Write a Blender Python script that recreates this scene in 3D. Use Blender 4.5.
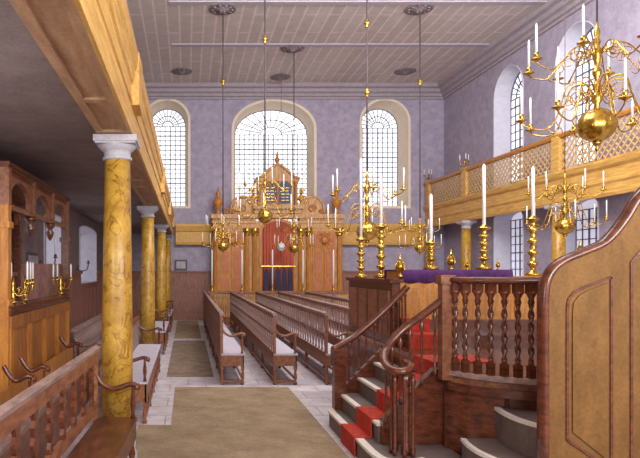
import bpy, math, random
from mathutils import Vector, Matrix
random.seed(7)
PI = math.pi
for o in list(bpy.data.objects): bpy.data.objects.remove(o)
S = bpy.context.scene; COL = S.collection

# ------------------------------------------------------------------ camera
cd = bpy.data.cameras.new('camera'); cam = bpy.data.objects.new('camera', cd); COL.objects.link(cam)
cam.location = (0, 0, 2); cam.rotation_euler = (PI/2, 0, 0)
cd.sensor_width = 36; cd.lens = 36*600/640
cd.shift_x = (320-187)/640; cd.shift_y = (270-229)/640
cd.clip_start = .05
S.camera = cam
# ------------------------------------------------------------------ world, lights, exposure
S.view_settings.view_transform = 'Standard'; S.view_settings.look = 'None'
S.view_settings.gamma = 1; S.view_settings.exposure = -0.22; S.view_settings.use_curve_mapping = False
w = bpy.data.worlds.new('daylight'); S.world = w; w.use_nodes = True
bg = w.node_tree.nodes['Background']; bg.inputs[0].default_value = (1.0, .99, .98, 1); bg.inputs[1].default_value = 1.0
def area(name, loc, rot, sx, sy, power, col=(1, 1, 1)):
    l = bpy.data.lights.new(name, 'AREA'); l.shape = 'RECTANGLE'; l.size = sx; l.size_y = sy
    l.energy = power; l.color = col
    o = bpy.data.objects.new(name, l); COL.objects.link(o); o.location = loc; o.rotation_euler = rot
    return o
area('high_fill', (3.8, 11.5, 9.2), (math.radians(50), 0, 0), 9, 4, 1750, (.955, 1, .98))  # added fill under the ceiling, aimed at the far end; no real opening there
area('ceiling_fill', (4.5, -.5, 3.6), (math.radians(118), 0, 0), 8, 2.2, 1050, (.955, 1, .98))  # added fill beside the camera, tilted up to brighten the ceiling
area('rear_fill', (4.0, -2.5, 5.5), (math.radians(80), 0, 0), 8, 5, 240, (.97, 1, .95))  # added soft fill behind the camera, at the open end of the hall
area('right_wall_fill', (3.0, 8.5, 8.6), (math.radians(62), 0, math.radians(-62)), 3, 4, 700, (.96, 1, 1.0))  # added fill hung in mid-hall to lift the right wall, at no window
area('aisle_fill', (-2.4, 3.0, 2.5), (math.radians(80), 0, math.radians(-25)), 1.0, 1.4, 60, (1, 1, .97))  # added fill low in the left aisle, brightening its wall and reveals

# ------------------------------------------------------------------ materials
def lin(c):
    return tuple(((v/255)/12.92 if v/255 <= .04045 else ((v/255+.055)/1.055)**2.4) for v in c)
MATS = {}
def mat(name, c, rough=.6, metal=0, var=.25, scale=6, stretch=(1, 1, 1), bump=.0, c2=None, spec=.4, kind=None, fine=.12):
    m = bpy.data.materials.new(name); m.use_nodes = True; nt = m.node_tree; N = nt.nodes; L = nt.links
    b = N['Principled BSDF']; b.inputs['Roughness'].default_value = rough; b.inputs['Metallic'].default_value = metal
    b.inputs['Specular IOR Level'].default_value = spec
    tc = N.new('ShaderNodeTexCoord'); mp = N.new('ShaderNodeMapping'); mp.inputs['Scale'].default_value = stretch
    L.new(tc.outputs['Object'], mp.inputs[0])
    n = N.new('ShaderNodeTexNoise'); n.inputs['Scale'].default_value = scale; n.inputs['Detail'].default_value = 6
    n.inputs['Roughness'].default_value = .65
    L.new(mp.outputs[0], n.inputs[0])
    r = N.new('ShaderNodeValToRGB'); a = lin(c); z = lin(c2) if c2 else tuple(v*(1-var) for v in a)
    r.color_ramp.elements[0].position = .35; r.color_ramp.elements[0].color = (*z, 1)
    r.color_ramp.elements[1].position = .65; r.color_ramp.elements[1].color = (*[min(1, v*(1+var*.4)) for v in a], 1)
    L.new(n.outputs[0], r.inputs[0])
    last = r.outputs[0]
    if fine:
        n2 = N.new('ShaderNodeTexNoise'); n2.inputs['Scale'].default_value = 38; n2.inputs['Detail'].default_value = 3
        L.new(tc.outputs['Object'], n2.inputs[0])
        mr = N.new('ShaderNodeMapRange'); mr.inputs[1].default_value = .3; mr.inputs[2].default_value = .7
        mr.inputs[3].default_value = 1-fine; mr.inputs[4].default_value = 1+fine
        L.new(n2.outputs[0], mr.inputs[0])
        mx = N.new('ShaderNodeVectorMath'); mx.operation = 'SCALE'
        L.new(last, mx.inputs[0]); L.new(mr.outputs[0], mx.inputs['Scale']); last = mx.outputs[0]
    if kind == 'marble':
        v = N.new('ShaderNodeTexNoise'); v.inputs['Scale'].default_value = 3.2; v.inputs['Detail'].default_value = 7
        v.inputs['Distortion'].default_value = 1.6
        L.new(tc.outputs['Object'], v.inputs[0])
        rr = N.new('ShaderNodeValToRGB'); e = rr.color_ramp.elements
        e[0].position = .47; e[0].color = (1, 1, 1, 1); e[1].position = .53; e[1].color = (1, 1, 1, 1)
        k = e.new(.5); k.color = (.5, .38, .25, 1)
        L.new(v.outputs[0], rr.inputs[0])
        mm = N.new('ShaderNodeVectorMath'); mm.operation = 'MULTIPLY'
        L.new(last, mm.inputs[0]); L.new(rr.outputs[0], mm.inputs[1]); last = mm.outputs[0]
    if kind == 'boards' or kind == 'flags':
        br = N.new('ShaderNodeTexBrick'); mp2 = N.new('ShaderNodeMapping')
        L.new(tc.outputs['Object'], mp2.inputs[0]); L.new(mp2.outputs[0], br.inputs[0])
        if kind == 'boards':
            mp2.inputs['Rotation'].default_value = (0, 0, PI/2)
            br.inputs['Brick Width'].default_value = 2.6; br.inputs['Row Height'].default_value = .36
            br.inputs['Scale'].default_value = 1; br.inputs['Mortar Size'].default_value = .03
            br.inputs['Color1'].default_value = (1, 1, 1, 1); br.inputs['Color2'].default_value = (.9, .88, .88, 1)
            br.inputs['Mortar'].default_value = (1.22, 1.2, 1.26, 1)
        else:
            br.inputs['Brick Width'].default_value = .62; br.inputs['Row Height'].default_value = .55
            br.inputs['Scale'].default_value = 1; br.inputs['Mortar Size'].default_value = .012
            br.inputs['Color1'].default_value = (1, 1, 1, 1); br.inputs['Color2'].default_value = (.88, .87, .9, 1)
            br.inputs['Mortar'].default_value = (.6, .58, .6, 1)
        mm = N.new('ShaderNodeVectorMath'); mm.operation = 'MULTIPLY'
        L.new(last, mm.inputs[0]); L.new(br.outputs[0], mm.inputs[1]); last = mm.outputs[0]
    L.new(last, b.inputs['Base Color'])
    if bump:
        bp = N.new('ShaderNodeBump'); bp.inputs['Strength'].default_value = bump; bp.inputs['Distance'].default_value = .02
        L.new(n.outputs[0], bp.inputs['Height']); L.new(bp.outputs[0], b.inputs['Normal'])
    MATS[name] = m; return m
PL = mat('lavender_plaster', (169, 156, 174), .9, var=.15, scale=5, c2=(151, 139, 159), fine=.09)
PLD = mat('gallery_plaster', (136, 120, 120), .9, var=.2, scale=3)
CEIL = mat('ceiling_boards', (208, 194, 188), .85, var=.1, scale=3, kind='boards', fine=.1)
CORN = mat('cornice_plaster', (162, 148, 156), .85, var=.12, fine=.06)
RIB = mat('pale_rib', (182, 170, 184), .8, var=.08)
CREAM = mat('cream_reveal', (226, 208, 186), .8, var=.07, fine=.05)
WHITEP = mat('pale_reveal', (208, 202, 216), .8, var=.1, fine=.05)
FLOOR = mat('stone_floor', (204, 190, 194), .6, var=.14, scale=4, kind='flags', c2=(178, 164, 168))
MATT = mat('tan_matting', (152, 129, 103), .95, var=.2, scale=2.2, c2=(130, 106, 84), bump=.15)
MATB = mat('brown_matting', (140, 116, 96), .95, var=.25, scale=3, c2=(112, 92, 84), bump=.15)
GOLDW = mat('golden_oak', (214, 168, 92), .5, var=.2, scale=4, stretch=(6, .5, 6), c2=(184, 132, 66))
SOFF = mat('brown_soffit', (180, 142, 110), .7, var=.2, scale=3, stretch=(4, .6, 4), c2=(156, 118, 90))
OAK = mat('warm_oak', (186, 124, 56), .5, var=.2, scale=5, stretch=(5, 5, .5), c2=(160, 100, 44), fine=.16)
OAKL = mat('honey_oak', (196, 128, 52), .45, var=.25, scale=5, stretch=(5, 5, .6), c2=(160, 96, 40))
DOORP = mat('russet_door_panel', (190, 116, 80), .7, var=.2)
PANELW = mat('aged_oak', (120, 82, 42), .6, var=.14, scale=3, stretch=(2, 2, .8), c2=(102, 68, 34), spec=.2, fine=.14)
OAKS = mat('streaky_oak_panel', (164, 104, 52), .5, var=.3, scale=5, stretch=(5, 5, .5), c2=(120, 70, 34))
BWOOD = mat('dark_seat_wood', (108, 64, 42), .3, var=.25, scale=4, stretch=(4, 1, 4), c2=(80, 46, 34))
SEATP = mat('pale_seat_pad', (184, 172, 184), .8, var=.1)
LATT = mat('lattice_wood', (206, 166, 112), .6, var=.1)
OAKF = mat('fluted_oak', (208, 164, 112), .5, var=.25, scale=6, stretch=(5, 5, .6), c2=(168, 108, 60))
WOOD = mat('brown_wood', (146, 92, 64), .4, var=.3, scale=5, stretch=(4, 1, 4), c2=(108, 64, 46), bump=.1)
WOODG = mat('grey_brown_wood', (164, 134, 126), .5, var=.25, scale=5, stretch=(4, 1, 4), c2=(130, 102, 96))
DARK = mat('mahogany', (108, 56, 36), .22, var=.35, scale=5, stretch=(1.5, 1.5, 4), c2=(74, 36, 26), spec=.6)
DADO = mat('dado_wood', (150, 102, 90), .6, var=.25, scale=5, stretch=(4, 4, .8), c2=(122, 80, 72))
RED = mat('red_carpet', (186, 62, 44), .9, var=.25, scale=14, c2=(156, 42, 32))
REDC = mat('red_curtain', (190, 96, 72), .85, var=.25, scale=5, stretch=(6, 6, .5))
PURP = mat('purple_velvet', (82, 34, 92), .85, var=.3, scale=8, c2=(58, 22, 70))
NAVY = mat('navy_cloth', (62, 60, 88), .9, var=.3, scale=6)
SLATE = mat('slate_tablet', (80, 88, 118), .6, var=.2)
STONE = mat('step_stone', (112, 94, 90), .7, var=.2, scale=6)
WSTONE = mat('white_nosing', (228, 216, 206), .55, var=.08)
MARB = mat('amber_marble', (190, 146, 58), .35, var=.22, scale=5, c2=(160, 114, 40), kind='marble', spec=.5)
CAPM = mat('pale_capital', (176, 168, 176), .7, var=.1)
BRASS = mat('brass', (220, 178, 84), .24, .9, var=.2, scale=10, c2=(160, 116, 42), fine=.05)
IRON = mat('dark_rod', (74, 62, 66), .6, var=.1)
ROSE = mat('ceiling_rose_metal', (134, 118, 120), .8, var=.2)
WAX = mat('wax', (246, 240, 240), .5, var=.03, fine=0)
LEAD = mat('lead', (104, 100, 122), .7, var=.1, fine=0)
GREYF = mat('grey_frame', (96, 84, 92), .6)
PAPER = mat('paper', (180, 170, 178), .8)
def emis(name, c, st):
    m = bpy.data.materials.new(name); m.use_nodes = True; N = m.node_tree.nodes
    b = N['Principled BSDF']; b.inputs['Base Color'].default_value = (*lin(c), 1); b.inputs['Roughness'].default_value = .4
    b.inputs['Emission Color'].default_value = (*lin(c), 1); b.inputs['Emission Strength'].default_value = st
    return m
GLASS = emis('daylit_glass', (240, 240, 246), 1.15)
GLASS2 = emis('shaded_glass', (214, 214, 230), .75)
LAMPG = mat('pale_globe', (214, 224, 236), .2, var=.05)

# ------------------------------------------------------------------ mesh helpers
class MB:
    def __init__(s): s.v = []; s.f = []; s.sm = []
    def add(s, vs, fs, smooth=False):
        o = len(s.v); s.v += [tuple(p) for p in vs]; s.f += [tuple(i+o for i in f) for f in fs]; s.sm += [smooth]*len(fs); return s
    def box(s, x0, x1, y0, y1, z0, z1):
        return s.add([(x0,y0,z0),(x1,y0,z0),(x1,y1,z0),(x0,y1,z0),(x0,y0,z1),(x1,y0,z1),(x1,y1,z1),(x0,y1,z1)],
                     [(0,3,2,1),(4,5,6,7),(0,1,5,4),(1,2,6,5),(2,3,7,6),(3,0,4,7)])
    def prism(s, pts, axis, a, b, smooth=False):
        # pts (u,v): axis x -> (y,z); y -> (x,z); z -> (x,y)
        f = {'x': lambda u, v, t: (t, u, v), 'y': lambda u, v, t: (u, t, v), 'z': lambda u, v, t: (u, v, t)}[axis]
        n = len(pts)
        vs = [f(u, v, a) for u, v in pts]+[f(u, v, b) for u, v in pts]
        fs = [(i, (i+1) % n, n+(i+1) % n, n+i) for i in range(n)]
        s.add(vs, fs, smooth)
        return s.add(vs, [tuple(range(n)), tuple(range(2*n-1, n-1, -1))])
    def lathe(s, prof, c=(0, 0, 0), n=14, smooth=True):
        vs = []; fs = []
        for r, z in prof:
            for k in range(n):
                a = 2*PI*k/n; vs.append((c[0]+r*math.cos(a), c[1]+r*math.sin(a), c[2]+z))
        for j in range(len(prof)-1):
            for k in range(n):
                k2 = (k+1) % n; fs.append((j*n+k, j*n+k2, (j+1)*n+k2, (j+1)*n+k))
        fs.append(tuple(range(n-1, -1, -1))); fs.append(tuple((len(prof)-1)*n+k for k in range(n)))
        return s.add(vs, fs, smooth)
    def tube(s, path, r, n=7, sy=1.0, up=Vector((0, 0, 1))):
        P = [Vector(p) for p in path]; R = r if isinstance(r, (list, tuple)) else [r]*len(P)
        vs = []; fs = []; pn = None
        for i, p in enumerate(P):
            t = (P[min(i+1, len(P)-1)]-P[max(i-1, 0)]).normalized()
            if pn is None:
                u = up if abs(t.dot(up)) < .95 else Vector((1, 0, 0))
                pn = (u-t*u.dot(t)).normalized()
            else:
                pn = (pn-t*pn.dot(t)).normalized()
            b = t.cross(pn)
            for k in range(n):
                a = 2*PI*k/n; vs.append(p+(pn*math.cos(a)*sy+b*math.sin(a))*R[i])
        for j in range(len(P)-1):
            for k in range(n):
                k2 = (k+1) % n; fs.append((j*n+k, j*n+k2, (j+1)*n+k2, (j+1)*n+k))
        fs.append(tuple(range(n-1, -1, -1))); fs.append(tuple((len(P)-1)*n+k for k in range(n)))
        return s.add(vs, fs, True)
    def bar(s, a, b, w, h=None):
        # straight square bar from a to b
        h = h or w; a = Vector(a); b = Vector(b); t = (b-a).normalized()
        u = Vector((0, 0, 1)) if abs(t.z) < .95 else Vector((1, 0, 0))
        sd = t.cross(u).normalized(); up = sd.cross(t)
        q = [a+sd*x*w/2+up*y*h/2 for x, y in ((-1,-1),(1,-1),(1,1),(-1,1))]
        q += [p+(b-a) for p in q]
        return s.add(q, [(0,3,2,1),(4,5,6,7),(0,1,5,4),(1,2,6,5),(2,3,7,6),(3,0,4,7)])
    def mesh(s, name, m, off=(0, 0, 0)):
        me = bpy.data.meshes.new(name)
        me.from_pydata([(x-off[0], y-off[1], z-off[2]) for x, y, z in s.v], [], s.f)
        me.polygons.foreach_set('use_smooth', s.sm); me.materials.append(m)
        import bmesh
        bm = bmesh.new(); bm.from_mesh(me); bmesh.ops.recalc_face_normals(bm, faces=bm.faces[:]); bm.to_mesh(me); bm.free()
        return me
    def build(s, name, m, parent=None, kind=None):
        # vertices are world coordinates; the origin is the parent's place or the base of the mesh
        if parent is not None: off = WO[parent.name]
        else:
            xs, ys, zs = zip(*s.v); off = ((min(xs)+max(xs))/2, (min(ys)+max(ys))/2, min(zs))
        o = bpy.data.objects.new(name, s.mesh(name, m, off)); COL.objects.link(o)
        if parent is not None: o.parent = parent
        else: o.location = off
        WO[o.name] = off
        if kind: o['kind'] = kind
        return o
WO = {}
def thing(name, loc, label, cat, group=None):
    o = bpy.data.objects.new(name, None); COL.objects.link(o); o.location = loc; WO[o.name] = tuple(loc)
    o.empty_display_size = .1
    return tag(o, label, cat, group)
def tag(o, label, cat, group=None):
    o['label'] = label; o['category'] = cat
    if group: o['group'] = group
    return o
def inst(me, name, parent, loc, rz=0, scale=None):
    o = bpy.data.objects.new(name, me); COL.objects.link(o); o.parent = parent; o.location = loc; o.rotation_euler = (0, 0, rz)
    if scale: o.scale = scale
    p = WO[parent.name]; WO[o.name] = (p[0]+loc[0], p[1]+loc[1], p[2]+loc[2])
    return o
def smooth(pts, k=6):
    P = [Vector(p) for p in pts]; out = []
    for i in range(len(P)-1):
        a = P[max(i-1, 0)]; b = P[i]; c = P[i+1]; d = P[min(i+2, len(P)-1)]
        for j in range(k):
            t = j/k
            out.append(.5*((2*b)+(c-a)*t+(2*a-5*b+4*c-d)*t*t+(3*b-a-3*c+d)*t**3))
    out.append(P[-1]); return out

# ------------------------------------------------------------------ walls with window openings
XL, XR, YB, ZC = -2.8, 10.28, 24.0, 9.36
def arch_pts(c, hw, z0, zt, rise, n=20):
    zs = zt-rise
    return [(c-hw, z0), (c+hw, z0)]+[(c+hw*math.cos(PI*k/n), zs+rise*math.sin(PI*k/n)) for k in range(n+1)]
def boolcut(o, cutters, axis, a, b):
    for pts in cutters:
        c = MB().prism(pts, axis, a, b).build('cutter', PL)
        md = o.modifiers.new('b', 'BOOLEAN'); md.object = c; md.solver = 'EXACT'; md.operation = 'DIFFERENCE'
        bpy.context.view_layer.update()
        dg = bpy.context.evaluated_depsgraph_get(); me = bpy.data.meshes.new_from_object(o.evaluated_get(dg))
        o.modifiers.clear(); o.data = me; bpy.data.objects.remove(c)
WN = [0]
def window(axis, c, hw, z0, zt, rise, wall, depth, lead=.2, rev=CREAM, glass=GLASS, band=.1, splay=.1, fan=True):
    """axis 'y': wall facing the camera at Y=wall, going to +Y; axis 'x': side wall at X=wall, going outward by depth (signed)."""
    WN[0] += 1
    P = (lambda u, z, t: (u, t, z)) if axis == 'y' else (lambda u, z, t: (t, u, z))
    sg = 1 if depth > 0 else -1
    ring = [arch_pts(c, hw+band, z0-band, zt+band, rise+band*.8), arch_pts(c, hw, z0, zt, rise), arch_pts(c, hw-splay, z0+splay*.6, zt-splay, max(.05, rise-splay*.7))]
    tt = [wall-.025*sg, wall-.025*sg, wall+depth]
    m = MB(); n = len(ring[0]); vs = []
    for r, t in zip(ring, tt): vs += [P(u, z, t) for u, z in r]
    # outer lip back into the wall
    vs += [P(u, z, wall+.02*sg) for u, z in ring[0]]
    fs = []
    for a, b in ((0, 1), (1, 2), (3, 0)):
        fs += [(a*n+i, a*n+(i+1) % n, b*n+(i+1) % n, b*n+i) for i in range(n)]
    m.add(vs, fs)
    root = m.build('window_%d' % WN[0], rev, kind='structure')
    hw2, b0, t2, r2 = hw-splay, z0+splay*.6, zt-splay, max(.05, rise-splay*.7)
    g = MB(); tg = wall+depth-.02*sg
    gv = [P(u, z, wall+depth) for u, z in arch_pts(c, hw2+.03, b0-.03, t2+.03, r2)]
    g.add(gv, [tuple(range(len(gv)))]); g.build('pane', glass, root)
    l = MB(); zs = t2-r2; wd = .026
    u = c-hw2; k = max(2, round(2*hw2/lead))
    for i in range(k+1):
        uu = c-hw2+2*hw2*i/k; l.bar(P(uu, b0, tg), P(uu, zs, tg), .036 if i % 4 == 0 else wd)
    kz = max(2, round((zs-b0)/lead))
    for i in range(kz+1):
        zz = b0+(zs-b0)*i/kz; l.bar(P(c-hw2, zz, tg), P(c+hw2, zz, tg), .036 if i % 5 == 0 else wd)
    if fan:
        for fr in (.3, .6, 1.0):
            q = [P(c+hw2*fr*math.cos(PI*j/16), zs+r2*fr*math.sin(PI*j/16), tg) for j in range(17)]
            for a, b in zip(q, q[1:]): l.bar(a, b, wd if fr < 1 else .04)
        for j in range(1, 12):
            a = PI*j/12; l.bar(P(c+hw2*.3*math.cos(a), zs+r2*.3*math.sin(a), tg), P(c+hw2*math.cos(a), zs+r2*math.sin(a), tg), wd)
    l.build('glazing_bars', LEAD, root)
    return arch_pts(c, hw+.004, z0-.004, zt+.004, rise)
floor = MB().box(XL-.6, XR+.6, -1, YB+1.2, -.2, 0).build('floor', FLOOR, kind='structure')
ceil = MB().box(XL-.6, XR+.6, -1, YB+1.2, ZC, ZC+.2).build('ceiling', CEIL, kind='structure')
wb = MB().box(XL-.6, XR+.6, YB, YB+.95, 0, ZC).build('wall_back', PL, kind='structure')
wr = MB().box(XR, XR+.6, -1, YB, 0, ZC).build('wall_right', PL, kind='structure')
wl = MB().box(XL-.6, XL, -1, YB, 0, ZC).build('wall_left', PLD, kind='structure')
boolcut(wb, [window('y', -.8, .84, 4.56, 8.78, .8, YB, .93),
             window('y', 3.48, 1.6, 3.9, 8.74, 1.1, YB, .93),
             window('y', 7.92, .92, 4.56, 8.78, .86, YB, .93)], 'y', YB-.2, YB+1.2)
boolcut(wr, [window('x', 15.85, .86, 4.6, 8.5, .86, XR, .55, rev=WHITEP, band=.02, splay=.04, lead=.28),
             window('x', 19.2, .86, 4.6, 8.5, .86, XR, .55, rev=WHITEP, band=.02, splay=.04, lead=.28),
             window('x', 15.85, .86, 1.2, 3.95, .3, XR, .55, rev=WHITEP, glass=GLASS2, band=.02, splay=.04, lead=.28, fan=False),
             window('x', 19.2, .86, 1.2, 3.95, .3, XR, .55, rev=WHITEP, glass=GLASS2, band=.02, splay=.04, lead=.28, fan=False)], 'x', XR-.2, XR+.8)
boolcut(wl, [window('x', 12.85, 1.1, 1.65, 3.15, .12, XL, -.5, rev=WHITEP, band=.03, splay=.05, fan=False, lead=.3),
             window('x', 17.0, 1.4, 1.65, 3.2, .12, XL, -.5, rev=WHITEP, band=.03, splay=.05, fan=False, lead=.3),
             window('x', 8.3, 1.0, 1.65, 3.15, .12, XL, -.5, rev=WHITEP, band=.03, splay=.05, fan=False, lead=.3)], 'x', XL-.8, XL+.2)
# cornice: stepped moulding along back and right walls, ribs on the ceiling
def cornice_prof(sg):   # (outward, z)
    return [(0, 8.82), (.06, 8.82), (.07, 8.9), (.14, 8.92), (.16, 9.02), (.26, 9.06), (.29, 9.18), (.42, 9.22), (.44, 9.36), (0, 9.36)]
MB().prism([(YB-a, z) for a, z in cornice_prof(1)], 'x', -2.8, XR).build('trim_1', CORN, kind='structure')
MB().prism([(XR-a, z) for a, z in cornice_prof(1)], 'y', 5, YB).build('trim_2', CORN, kind='structure')
for i, y in enumerate((16.5, 19.6)):
    MB().box(-.5, XR-.4, y-.1, y+.1, ZC-.03, ZC).build('trim_%d' % (i+3), RIB, kind='structure')
# dado panelling
d = MB()
for x0, x1 in ((XL, 1.15), (6.0, XR)):
    d.box(x0, x1, YB-.05, YB, 0, 1.9); d.box(x0, x1, YB-.1, YB, 1.9, 1.97); d.box(x0, x1, YB-.08, YB, 0, .2)
    n = max(1, round((x1-x0)/.62)); st = (x1-x0)/n
    for i in range(n):
        a = x0+i*st
        d.box(a+.09, a+st-.09, YB-.075, YB-.05, .32, .95); d.box(a+.09, a+st-.09, YB-.075, YB-.05, 1.1, 1.8)
d.build('trim_5', DADO, kind='structure')
d = MB()
for y0, y1, zt in ((2, 11.7, 1.9), (14.0, 15.55, 1.9), (18.45, 24, 1.9), (11.7, 14.0, 1.58), (15.55, 18.45, 1.58)):
    d.box(XL, XL+.05, y0, y1, 0, zt); d.box(XL, XL+.1, y0, y1, zt, zt+.07)
    n = max(1, round((y1-y0)/.7)); st = (y1-y0)/n
    for i in range(n): d.box(XL+.05, XL+.075, y0+i*st+.08, y0+(i+1)*st-.08, .32, zt-.1)
d.build('trim_6', DADO, kind='structure')

# ------------------------------------------------------------------ floor mats
tag(MB().prism([(-.62, 3), (1.72, 3), (1.72, 10.2), (-.2, 10.2), (-.2, 7.7), (-.62, 7.7)], 'z', 0, .012).build('floor_mat', MATT),
    'large tan matting spread over the floor in the foreground', 'mat')
tag(MB().box(-.38, .5, 11.2, 16.9, 0, .012).build('floor_mat', MATB), 'brown matting strip in the aisle beside the leftmost long bench', 'mat')
tag(MB().box(-.38, .42, 17.5, 23.6, 0, .012).build('floor_mat', MATT), 'short matting strip at the far end of the aisle by the panelled wall', 'mat')

# ------------------------------------------------------------------ left gallery
gl = thing('gallery', (-.8, 12, 3.4), 'golden oak gallery front with a brown panelled underside above the left row of columns', 'gallery')
b = MB().box(-.91, -.58, 1.2, 23.95, 3.4, 3.5)
for a, c in ((-.91, -.84), (-.65, -.58)): b.box(a, c, 1.2, 23.95, 3.375, 3.4)
COLY = [(6.25, -.725), (13.0, -.85), (18.2, -.78), (23.3, -.77)]
for y, _ in COLY: b.box(-.91, -.58, y-.3, y+.3, 3.372, 3.4)
for y in (4.9, 9.3, 10, 15.4, 20.6): b.box(-.84, -.65, y-.05, y+.05, 3.378, 3.4)
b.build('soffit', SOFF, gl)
f = MB().prism([(-.58, 3.375), (-.55, 3.375), (-.55, 3.47), (-.56, 3.48), (-.56, 3.66), (-.545, 3.67), (-.545, 3.72), (-.56, 3.73), (-.56, 3.86), (-.54, 3.88),
                (-.52, 3.95), (-.52, 4.0), (-.5, 4.02), (-.49, 4.12), (-.49, 4.17), (-.62, 4.17), (-.62, 3.5)], 'y', 1.2, 23.95)
for y, _ in COLY: f.box(-.56, -.48, y-.22, y+.22, 3.66, 4.19)
f.build('front_panel', GOLDW, gl)
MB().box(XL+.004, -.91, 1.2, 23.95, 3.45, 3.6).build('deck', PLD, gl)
# column type
def column(x, y, h, r, label, group, cap=1.0):
    t = thing('column', (x, y, 0), label, 'column', group)
    MB().lathe([(r*1.35, 0), (r*1.35, .1), (r*1.2, .14), (r*1.25, .2), (r*1.12, .26), (r*1.04, .3)], (x, y, 0), 28).build('base', CAPM, t)
    MB().lathe([(r*1.03, .3), (r*1.03, h*.35), (r*.98, h*.6), (r*.86, h-.27*cap)], (x, y, 0), 28).build('shaft', MARB, t)
    c = MB().lathe([(r*.9, h-.27*cap), (r*1.0, h-.26*cap), (r*1.0, h-.235*cap), (r*.9, h-.225*cap), (r*.9, h-.17*cap), (r*1.02, h-.16*cap), (r*1.3, h-.1*cap), (r*1.32, h-.08*cap)], (x, y, 0), 28)
    q = r*1.42; c.box(x-q, x+q, y-q, y+q, h-.08*cap, h-.005)
    q = r*1.32; c.box(x-q, x+q, y-q, y+q, h-.1*cap, h-.08*cap)
    c.build('capital', CAPM, t)
    return t
labs = ['thick amber marble column nearest the viewer on the left', 'amber marble column second from the front of the left row',
        'amber marble column third from the front of the left row', 'slim amber marble column last of the left row by the back wall']
for (y, x), l in zip(COLY, labs): column(x, y, 3.372, .155, l, 'columns under the left gallery', .88)

# ------------------------------------------------------------------ back gallery beam
gb = thing('gallery_beam', (3.7, 23.8, 3.0), 'golden oak beam running across the back wall behind the carved ark', 'beam')
MB().prism([(23.99, 3.0), (23.75, 3.0), (23.73, 3.08), (23.76, 3.1), (23.76, 3.5), (23.72, 3.55), (23.66, 3.72), (23.66, 3.82), (23.99, 3.82)], 'x', -.45, 9.4).build('beam', GOLDW, gb)

# ------------------------------------------------------------------ right gallery
XG = 9.52
gr = thing('gallery', (XG, 16.5, 3.68), 'golden oak gallery with diamond lattice screens along the right wall', 'gallery')
MB().prism([(XG, 3.68), (XG-.02, 3.76), (XG, 3.78), (XG, 3.95), (XG-.03, 4.0), (XG-.03, 4.06), (XG, 4.08), (XG, 4.3), (XG-.06, 4.36), (XG-.09, 4.46), (XG-.09, 4.52), (XG+.1, 4.52), (XG+.1, 3.68)], 'y', 9, 23.95).build('front_beam', GOLDW, gr)
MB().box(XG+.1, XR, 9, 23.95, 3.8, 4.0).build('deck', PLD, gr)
MB().prism([(XG-.06, 5.36), (XG-.08, 5.42), (XG-.05, 5.47), (XG+.05, 5.47), (XG+.06, 5.36)], 'y', 9, 23.95).build('handrail', OAKL, gr)
RY = [10.3, 15.4, 20.5, 23.6]
for y in RY:
    MB().box(XG-.08, XG+.08, y-.16, y+.16, 4.52, 5.44).box(XG-.1, XG+.1, y-.19, y+.19, 5.44, 5.5).build('post', GOLDW, gr)
for y0, y1 in ((9, 10.14), (10.46, 15.24), (15.56, 20.34), (20.66, 23.44)):
    m = MB(); h = .84; st = .2
    for sgn in (1, -1):
        k = y0-h
        while k < y1:
            a, b_ = k, k+h
            za, zb = (4.52, 5.36) if sgn == 1 else (5.36, 4.52)
            def zz(y): return za+(zb-za)*(y-a)/(b_-a)
            aa, bb = max(a, y0), min(b_, y1)
            if bb-aa > .02: m.bar((XG+.008*sgn, aa, zz(aa)), (XG+.008*sgn, bb, zz(bb)), .02, .034)
            k += st
    m.build('lattice_panel', LATT, gr)
for y, l in zip(RY[1:], ['amber column under the right gallery nearest the curved oak panel', 'amber column under the middle of the right gallery',
                     'slim amber column under the far end of the right gallery']):
    column(XG+.02, y, 3.68, .17, l, 'columns under the right gallery')

# ------------------------------------------------------------------ shared small meshes
def M_(f, name, m): return f.mesh(name, m)
candle_me = MB().lathe([(.014, 0), (.013, .34), (.009, .35), (.003, .37)], n=8).mesh('candle', WAX)
# ------------------------------------------------------------------ ceiling roses
ZR = ZC
def rose(x, y, label, r=.4):
    m = MB().lathe([(r*.98, 0), (r, -.02), (r*.9, -.04), (r*.82, -.02), (r*.55, -.03), (r*.5, -.06), (r*.3, -.05), (r*.18, -.12), (.03, -.13)], (x, y, ZC), 20)
    for k in range(10):
        a = 2*PI*k/10; m.lathe([(.02, -.06), (.05, -.05), (.05, -.02)], (x+r*.68*math.cos(a), y+r*.68*math.sin(a), ZC), 6)
    return tag(m.build('ceiling_rose', ROSE), label, 'ceiling rose', 'roses on the boarded ceiling')
rose(1.0, 16.9, 'dark ceiling rose at the top left above the chandelier rod near the left window')
rose(6.53, 16.9, 'dark ceiling rose at the top right of the middle of the ceiling')
rose(3.5, 19.9, 'dark ceiling rose in the middle, just past the pale ceiling rib')
rose(-.2, 22.2, 'faint ceiling rose above the left arched window')
rose(8.07, 22.2, 'faint ceiling rose above the right arched window')
rose(3.55, 22.85, 'faint ceiling rose close to the cornice over the large middle window')

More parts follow.
